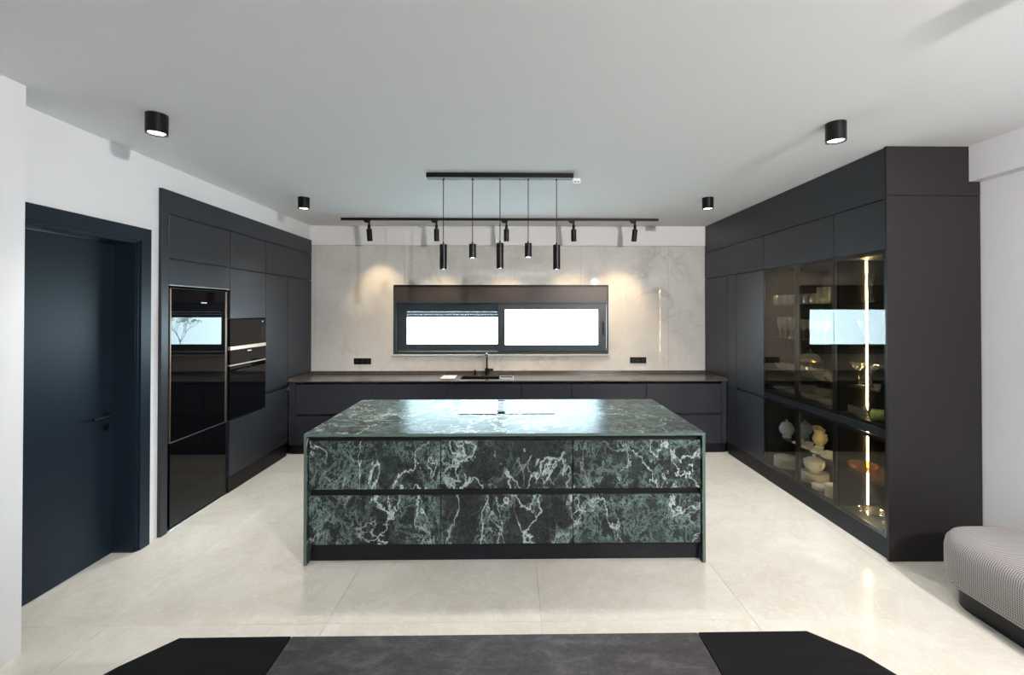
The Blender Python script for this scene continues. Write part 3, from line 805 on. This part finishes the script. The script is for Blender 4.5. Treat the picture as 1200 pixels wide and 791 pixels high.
for x in (-0.62, 0.52):
    mesh('leg', prism(bmesh.new(), [(x-0.05, 0.62), (x+0.05, 0.62), (x+0.05, 1.16), (x-0.05, 1.16)], 0.02, 0.66), M['black'], t)
    mesh('foot', B(x-0.09, x+0.09, 0.55, 1.22, 0, 0.02), M['black'], t)

# ------------------------------------------------------------ upholstered pouf bench
def rounded(x0, x1, y0, y1, r, n=10):
    P = []
    for (cx, cy, a0) in ((x1-r, y1-r, 0), (x0+r, y1-r, pi/2), (x0+r, y0+r, pi), (x1-r, y0+r, 3*pi/2)):
        for k in range(n+1):
            a = a0+k*pi/2/n; P.append((cx+r*cos(a), cy+r*sin(a)))
    return P
t = thing('upholstered_bench', 'rounded houndstooth fabric bench on a black base at the right edge', 'bench', (2.87, 2.0, 0))
mesh('base', prism(bmesh.new(), rounded(2.64, 3.17, 1.20, 2.765, 0.16), 0, 0.13), M['black'], t, smooth=True)
bm = bmesh.new(); rings = []
prof = [(0.06, 0.125), (0.02, 0.135), (0.004, 0.17), (0.0, 0.24), (0.0, 0.33), (0.008, 0.375), (0.03, 0.405), (0.075, 0.420), (0.15, 0.428)]
for ins, z in prof:
    rings.append([bm.verts.new((x, y, z)) for x, y in rounded(2.56+ins, 3.25-ins, 1.12+ins, 2.835-ins, max(0.26-ins, 0.05), 12)])
for A, Bq in zip(rings[:-1], rings[1:]):
    for i in range(len(A)):
        j = (i+1) % len(A); bm.faces.new((A[i], A[j], Bq[j], Bq[i]))
bm.faces.new(rings[0]); bm.faces.new(rings[-1])
mesh('cushion', bm, M['fabric'], t, smooth=True)

# ------------------------------------------------------------ glass and china in the display cabinets
def shell_prof(outer, th):
    """outer profile from bottom centre to rim -> closed thin wall"""
    inner = [(max(r-th, 0.0), z+ (th if i == 0 else 0)) for i, (r, z) in enumerate(outer)]
    return outer+inner[::-1]
protos = {}
def proto(kind):
    if kind in protos: return protos[kind]
    bm = bmesh.new(); n = 16; mat = M['crystal']
    if kind == 'tumbler': lathe(bm, [(0, 0), (0.030, 0), (0.034, 0.005), (0.038, 0.095), (0.036, 0.095), (0.031, 0.014), (0, 0.012)], n=20, flute=0.025)
    elif kind == 'tall_glass': lathe(bm, [(0, 0), (0.026, 0), (0.028, 0.004), (0.032, 0.145), (0.030, 0.145), (0.026, 0.012), (0, 0.010)], n=18)
    elif kind == 'champagne_flute': lathe(bm, [(0, 0), (0.030, 0), (0.030, 0.003), (0.005, 0.008), (0.004, 0.07), (0.015, 0.09), (0.025, 0.13), (0.022, 0.205), (0.0205, 0.205), (0.023, 0.13), (0.012, 0.093), (0, 0.080)], n=n)
    elif kind == 'wine_glass': lathe(bm, [(0, 0), (0.034, 0), (0.034, 0.003), (0.005, 0.008), (0.004, 0.08), (0.022, 0.095), (0.038, 0.13), (0.033, 0.185), (0.0315, 0.185), (0.0365, 0.13), (0.02, 0.098), (0, 0.088)], n=n)
    elif kind == 'martini_glass': lathe(bm, [(0, 0), (0.038, 0), (0.038, 0.003), (0.006, 0.008), (0.004, 0.11), (0.010, 0.118), (0.060, 0.185), (0.058, 0.185), (0.008, 0.121), (0, 0.117)], n=24)
    elif kind == 'shot_glass': lathe(bm, [(0, 0), (0.017, 0), (0.022, 0.055), (0.0205, 0.055), (0.016, 0.010), (0, 0.009)], n=12, flute=0.03)
    elif kind == 'crystal_bowl': lathe(bm, [(0, 0), (0.035, 0), (0.038, 0.006), (0.065, 0.035), (0.078, 0.068), (0.075, 0.068), (0.062, 0.038), (0.03, 0.012), (0, 0.010)], n=28, flute=0.045)
    elif kind == 'low_dish': lathe(bm, [(0, 0), (0.045, 0), (0.050, 0.006), (0.095, 0.034), (0.092, 0.036), (0.05, 0.012), (0, 0.010)], n=30, flute=0.04)
    elif kind == 'vase': lathe(bm, [(0, 0), (0.040, 0), (0.045, 0.01), (0.030, 0.05), (0.060, 0.12), (0.085, 0.19), (0.081, 0.19), (0.055, 0.12), (0.025, 0.055), (0, 0.03)], n=28, flute=0.05)
    elif kind == 'slim_vase': lathe(bm, [(0, 0), (0.028, 0), (0.030, 0.008), (0.012, 0.05), (0.020, 0.14), (0.032, 0.22), (0.030, 0.22), (0.017, 0.14), (0.009, 0.055), (0, 0.03)], n=20)
    elif kind == 'amber_bowl':
        lathe(bm, [(0, 0), (0.04, 0), (0.045, 0.008), (0.085, 0.035), (0.098, 0.062), (0.094, 0.062), (0.08, 0.037), (0.04, 0.014), (0, 0.012)], n=26, flute=0.06); mat = M['amber']
    elif kind == 'plate':
        lathe(bm, [(0, 0), (0.06, 0), (0.065, 0.003), (0.118, 0.012), (0.118, 0.0145), (0.064, 0.007), (0, 0.006)], n=30); mat = M['porcelain']
    elif kind == 'small_plate':
        lathe(bm, [(0, 0), (0.045, 0), (0.05, 0.003), (0.085, 0.012), (0.085, 0.0145), (0.048, 0.007), (0, 0.006)], n=26); mat = M['porcelain']
    elif kind == 'saucer':
        lathe(bm, [(0, 0), (0.035, 0), (0.04, 0.003), (0.066, 0.012), (0.066, 0.014), (0.038, 0.006), (0, 0.005)], n=24); mat = M['porcelain']
    elif kind == 'green_pot':
        lathe(bm, [(0, 0), (0.035, 0), (0.05, 0.02), (0.052, 0.055), (0.042, 0.078), (0.038, 0.078), (0.046, 0.055), (0.03, 0.012), (0, 0.010)], n=24); mat = M['green_ceramic']
    elif kind == 'canister':
        lathe(bm, [(0, 0), (0.045, 0), (0.047, 0.004), (0.047, 0.095), (0.050, 0.10), (0.050, 0.107), (0.02, 0.118), (0.0, 0.118)], n=24); mat = M['porcelain']
    else: raise KeyError(kind)
    me = bpy.data.meshes.new(kind); bmesh.ops.recalc_face_normals(bm, faces=bm.faces); bm.to_mesh(me); bm.free()
    me.materials.append(mat); me.polygons.foreach_set('use_smooth', [kind not in ('crystal_bowl', 'low_dish', 'vase', 'amber_bowl', 'tumbler', 'shot_glass')]*len(me.polygons))
    protos[kind] = me
    return me
def put(kind, x, y, z, label, cat, group=None, rz=0.0, s=1.0):
    o = bpy.data.objects.new(kind, proto(kind)); COL.objects.link(o)
    o.location = (x, y, z+0.0004); o.rotation_euler = (0, 0, rz); o.scale = (s, s, s)
    return tag(o, label, cat, group)
U1, U3 = 'the wide display cabinet', 'the narrow display cabinet'
ordn = ['nearest the camera', 'second nearest', 'third nearest', 'fourth nearest', 'fifth nearest', 'sixth nearest', 'seventh nearest', 'eighth nearest']
def row(kind, what, x, ys, z, shelf, cab, cat, jit=0.0):
    rows_n = len(ys)
    for k, y in enumerate(ys):
        pl = ordn[k] if rows_n > 1 else ''
        put(kind, x+(random.uniform(-jit, jit)), y, z, ('%s on %s of %s, %s' % (what, shelf, cab, pl)).rstrip(', '), cat,
            '%ss on the %s of the %s' % (what, shelf, cab) if rows_n > 1 else None, random.uniform(0, 1))
# wide cabinet (y 3.683-4.728)
row('tumbler', 'cut glass tumbler', 2.72, [4.07, 4.165, 4.275, 4.39, 4.515, 4.64], SH[2], 'the top shelf', U1, 'glass')
row('tumbler', 'rear cut glass tumbler', 2.83, [4.22, 4.34, 4.46, 4.58], SH[2], 'the top shelf', U1, 'glass')
row('tall_glass', 'tall straight glass', 2.72, [3.905, 3.985], SH[2], 'the top shelf', U1, 'glass')
row('wine_glass', 'stemmed wine glass', 2.72, [3.92, 4.02, 4.12, 4.22, 4.32], SH[1], 'the middle shelf', U1, 'glass')
row('champagne_flute', 'champagne flute', 2.72, [4.42, 4.51, 4.60], SH[1], 'the middle shelf', U1, 'glass')
row('champagne_flute', 'rear champagne flute', 2.81, [4.46, 4.55, 4.64], SH[1], 'the middle shelf', U1, 'glass')
row('crystal_bowl', 'crystal bowl', 2.745, [3.86, 4.04, 4.22, 4.40, 4.58], SH[0], 'the low shelf', U1, 'bowl')
# cake stand with dome
cx_, cy_ = 2.895, 4.39
t = thing('cake_stand', 'footed glass cake stand with a gilded glass dome in the wide display cabinet', 'cake stand', (cx_, cy_, SH[0]+0.0004))
z = SH[0]+0.0004
bm = bmesh.new(); lathe(bm, [(0, 0), (0.05, 0), (0.05, 0.004), (0.010, 0.012), (0.008, 0.05), (0.014, 0.07), (0.008, 0.09), (0.02, 0.100), (0.110, 0.104), (0.110, 0.110), (0, 0.110)], (cx_, cy_, z), 28)
mesh('stand', bm, M['crystal'], t, smooth=True)
bm = bmesh.new(); dp = [(0.088*cos(a), 0.111+0.085*sin(a)) for a in [k*pi/2/8 for k in range(8)]]+[(0.0, 0.196)]
lathe(bm, dp, (cx_, cy_, z), 28)
dm = mesh('dome', bm, M['crystal'], t, smooth=True)
bm = bmesh.new(); lathe(bm, [(0, 0.196), (0.006, 0.200), (0.014, 0.213), (0.010, 0.225), (0, 0.230)], (cx_, cy_, z), 14)
mesh('knob', bm, M['crystal'], dm, smooth=True)
bm = bmesh.new(); lathe(bm, [(0.108, 0.1102), (0.112, 0.1102), (0.112, 0.114), (0.108, 0.114)], (cx_, cy_, z), 28, closed=True)
mesh('gold_rim', bm, M['gold'], t)
bm = bmesh.new(); lathe(bm, [(0.088, 0.1145), (0.0905, 0.1145), (0.0905, 0.119), (0.088, 0.119)], (cx_, cy_, z), 28, closed=True)
mesh('gold_rim', bm, M['gold'], dm)
row('low_dish', 'ribbed glass dish', 2.76, [3.94, 4.16, 4.38, 4.60], 0.93, 'the lowest upper shelf', U1, 'dish')
row('crystal_bowl', 'rear crystal bowl', 2.95, [4.10, 4.30, 4.50], 0.93, 'the lowest upper shelf', U1, 'bowl')
# near cabinet (y 3.16-3.683)
put('slim_vase', 2.74, 3.45, SH[2], 'slim clear glass vase on the top shelf of the narrow display cabinet', 'vase')
put('vase', 2.76, 3.47, SH[1], 'flared cut crystal vase in the narrow display cabinet in front of the light strip', 'vase')
put('martini_glass', 2.76, 3.60, SH[0], 'martini glass on the left in the narrow display cabinet', 'glass')
put('martini_glass', 2.73, 3.43, SH[0], 'martini glass in front of the light strip in the narrow display cabinet', 'glass')
put('shot_glass', 2.70, 3.34, SH[0], 'small clear glass beside the martini glasses', 'glass')
row('shot_glass', 'ribbed shot glass', 2.72, [3.41, 3.465, 3.52, 3.575, 3.63], 0.93, 'the lowest upper shelf', U3, 'glass')
row('shot_glass', 'rear shot glass', 2.80, [3.43, 3.485, 3.54, 3.595], 0.93, 'the lowest upper shelf', U3, 'glass')
put('green_pot', 2.715, 3.345, 0.93, 'small green ceramic pot at the bottom of the narrow display cabinet', 'pot')
# lower parts
def plates(kind, n, x, y, z, what, dz=0.0085):
    for k in range(n):
        pos_ = 'bottom' if k == 0 else ('topmost' if k == n-1 else '%s from the bottom' % ['', 'second', 'third', 'fourth', 'fifth', 'sixth', 'seventh', 'eighth', 'ninth', 'tenth', 'eleventh'][k])
        put(kind, x, y, z+k*dz, '%s, %s' % (what, pos_), 'plate', what+' stack')
    return z+n*dz
ZB = 0.165
plates('plate', 11, 2.775, 4.58, ZB, 'white dinner plate stacked in the wide display cabinet')
zt = plates('plate', 9, 2.80, 4.20, ZB, 'white plate stacked under the tureen')
def tureen(x, y, z, label):
    t = thing('tureen', label, 'tureen', (x, y, z))
    b = bmesh.new(); lathe(b, [(0, 0), (0.045, 0), (0.045, 0.008), (0.035, 0.016), (0.075, 0.045), (0.088, 0.08), (0.084, 0.105), (0.080, 0.105), (0, 0.09)], (x, y, z), 28)
    mesh('bowl', b, M['porcelain'], t, smooth=True)
    b = bmesh.new(); lathe(b, [(0.088, 0.1055), (0.086, 0.112), (0.05, 0.135), (0.012, 0.145), (0.010, 0.152), (0.016, 0.162), (0.0, 0.172)], (x, y, z), 28)
    mesh('lid', b, M['porcelain'], t, smooth=True)
    for s in (-1, 1):
        b = bmesh.new(); tube(b, [(x, y+s*0.080, z+0.06), (x, y+s*0.105, z+0.068), (x, y+s*0.108, z+0.088), (x, y+s*0.083, z+0.095)], 0.006, 8)
        mesh('handle', b, M['porcelain'], t, smooth=True)
tureen(2.80, 4.20, zt+0.006, 'white porcelain tureen on a stack of plates in the wide display cabinet')
put('canister', 2.705, 3.845, ZB, 'white lidded porcelain canister in the wide display cabinet', 'canister')
plates('small_plate', 4, 2.74, 3.995, ZB, 'small white plate in front of the tureen')
def cup(x, y, z, label, mat):
    t = thing('cup', label, 'cup', (x, y, z))
    b = bmesh.new(); lathe(b, [(0, 0), (0.018, 0), (0.020, 0.006), (0.034, 0.026), (0.038, 0.052), (0.0365, 0.052), (0.032, 0.027), (0, 0.010)], (x, y, z), 22)
    mesh('bowl', b, mat, t, smooth=True)
    b = bmesh.new(); tube(b, [(x+0.0, y-0.035, z+0.044), (x, y-0.056, z+0.042), (x, y-0.056, z+0.026), (x, y-0.033, z+0.020)], 0.0035, 8)
    mesh('handle', b, mat, t, smooth=True)
for k, (x, y) in enumerate(((2.72, 3.88), (2.72, 4.015), (2.72, 4.15), (2.72, 4.285))):
    nm = ordn[k]
    put('saucer', x, y, 0.48, 'white porcelain saucer on the china shelf of the wide cabinet, %s' % nm, 'saucer', 'saucers on the china shelf')
    cup(x, y, 0.4866, 'white porcelain cup on the china shelf of the wide cabinet, %s' % nm, M['porcelain'])
def pot(name, x, y, z, label, mat, cat, s=1.0, spout=True, lid=True):
    t = thing(name, label, cat, (x, y, z))
    P = lambda pr: [(r*s, h*s) for r, h in pr]
    if lid:
        b = bmesh.new(); lathe(b, P([(0, 0), (0.032, 0), (0.034, 0.006), (0.028, 0.014), (0.052, 0.045), (0.056, 0.075), (0.040, 0.105), (0.036, 0.105), (0, 0.10)]), (x, y, z), 24)
        mesh('bowl', b, mat, t, smooth=True)
        b = bmesh.new(); lathe(b, P([(0.042, 0.1055), (0.040, 0.112), (0.015, 0.125), (0.006, 0.130), (0.010, 0.140), (0, 0.148)]), (x, y, z), 20)
        mesh('lid', b, mat, t, smooth=True)
    else:
        b = bmesh.new(); lathe(b, P([(0, 0), (0.026, 0), (0.024, 0.008), (0.042, 0.040), (0.044, 0.060), (0.030, 0.090), (0.036, 0.118), (0.034, 0.118), (0.027, 0.090), (0.040, 0.058), (0, 0.015)]), (x, y, z), 24)
        for v_ in b.verts:
            if v_.co.z > z+0.10*s and v_.co.y > y+0.015*s: v_.co.y += 0.020*s; v_.co.z += 0.014*s
        mesh('bowl', b, mat, t, smooth=True)
    b = bmesh.new(); tube(b, [(x, y-0.034*s, z+0.098*s), (x, y-0.070*s, z+0.095*s), (x, y-0.078*s, z+0.070*s), (x, y-0.060*s, z+0.042*s), (x, y-0.044*s, z+0.038*s)], 0.0055*s, 8)
    mesh('handle', b, mat, t, smooth=True)
    if spout and lid:
        b = bmesh.new(); tube(b, [(x, y+0.045*s, z+0.045*s), (x, y+0.075*s, z+0.06*s), (x, y+0.092*s, z+0.098*s)], [0.014*s, 0.010*s, 0.006*s], 10)
        mesh('spout', b, mat, t, smooth=True)
    elif lid:
        b = bmesh.new(); tube(b, [(x, y+0.034*s, z+0.098*s), (x, y+0.070*s, z+0.095*s), (x, y+0.078*s, z+0.070*s), (x, y+0.044*s, z+0.038*s)], 0.0055*s, 8)
        mesh('handle', b, mat, t, smooth=True)
pot('sugar_pot', 2.745, 4.53, 0.4804, 'blue and white lidded sugar pot in the wide display cabinet', M['porcelain_blue'], 'pot', 1.25, spout=False)
pot('teapot', 2.935, 4.54, 0.4804, 'pale porcelain teapot on the china shelf of the wide cabinet', M['porcelain_blue'], 'teapot', 1.2)
pot('milk_jug', 2.865, 4.22, 0.4804, 'cream porcelain milk jug with curved handle in the wide display cabinet', M['porcelain_cream'], 'jug', 1.35, lid=False)
put('amber_bowl', 2.76, 3.56, 0.48, 'amber glass bowl on the left of the low shelf in the narrow display cabinet', 'bowl')
put('amber_bowl', 2.76, 3.345, 0.48, 'amber glass bowl in front of the light strip in the narrow display cabinet', 'bowl')
put('amber_bowl', 2.98, 3.45, 0.48, 'amber glass bowl standing behind the other two', 'bowl')
put('low_dish', 2.78, 3.50, ZB, 'clear glass dish at the bottom of the narrow display cabinet', 'dish')
def bird(x, y, z):
    t = thing('bird_figurine', 'small cream porcelain figurine at the bottom of the narrow display cabinet', 'figurine', (x, y, z))
    b = bmesh.new(); tube(b, [(x, y+0.035, z+0.012), (x, y+0.02, z+0.022), (x, y-0.005, z+0.026), (x, y-0.022, z+0.04), (x, y-0.022, z+0.075), (x, y-0.010, z+0.092), (x, y+0.008, z+0.088)],
                         [0.004, 0.018, 0.024, 0.014, 0.007, 0.008, 0.003], 12)
    mesh('body', b, M['porcelain_cream'], t, smooth=True)
    mesh('base', cyl(bmesh.new(), (x, y), 0.022, z, z+0.006), M['porcelain_cream'], t)
bird(2.72, 3.29, ZB+0.0004)

# ------------------------------------------------------------ outside the kitchen window
struct(mesh('ground_outside', B(-14, 14, 6.60, 14, -0.30, -0.15), M['paving']))
t = thing('sapling', 'thin young tree outside the kitchen window', 'tree', (3.22, 12.0, -0.15))
random.seed(11)
bmw = bmesh.new(); bl = bmesh.new()
def branch(p, d, ln, r, depth):
    q = p+d*ln; m_ = (p+q)/2+Vector((random.uniform(-.01, .01), 0, 0))
    tube(bmw, [p, m_, q], [r, r*0.85, r*0.65], 5)
    if depth == 0 or ln < 0.1:
        for k in range(4):
            c = q+Vector((random.uniform(-.05, .05), random.uniform(-.05, .05), random.uniform(-.03, .05)))
            a = Vector((random.uniform(-1, 1), random.uniform(-1, 1), random.uniform(-1, 1))).normalized()*0.022
            b_ = a.cross(Vector((0.3, 1, 0.2))).normalized()*0.009
            bl.faces.new([bl.verts.new(c-a), bl.verts.new(c+b_), bl.verts.new(c+a), bl.verts.new(c-b_)])
        return
    for k in range(3 if depth > 1 else 2):
        nd = (d+Vector((random.uniform(-.75, .75), random.uniform(-.6, .6), random.uniform(-.1, .5)))).normalized()
        branch(q, nd, ln*random.uniform(.6, .8), r*0.6, depth-1)
tube(bmw, [(3.22, 12, -0.15), (3.23, 12, 0.4), (3.22, 12, 0.98)], [0.016, 0.013, 0.010], 6)
for k in range(4):
    a = k*pi/2+0.4
    branch(Vector((3.22, 12, 0.90+0.025*k)), Vector((0.5*cos(a), 0.5*sin(a), 0.9)).normalized(), 0.27, 0.007, 3)
mesh('trunk', bmw, M['bark'], t)
lf = mesh('foliage', bl, M['leaf'], t); lf['kind'] = 'stuff'
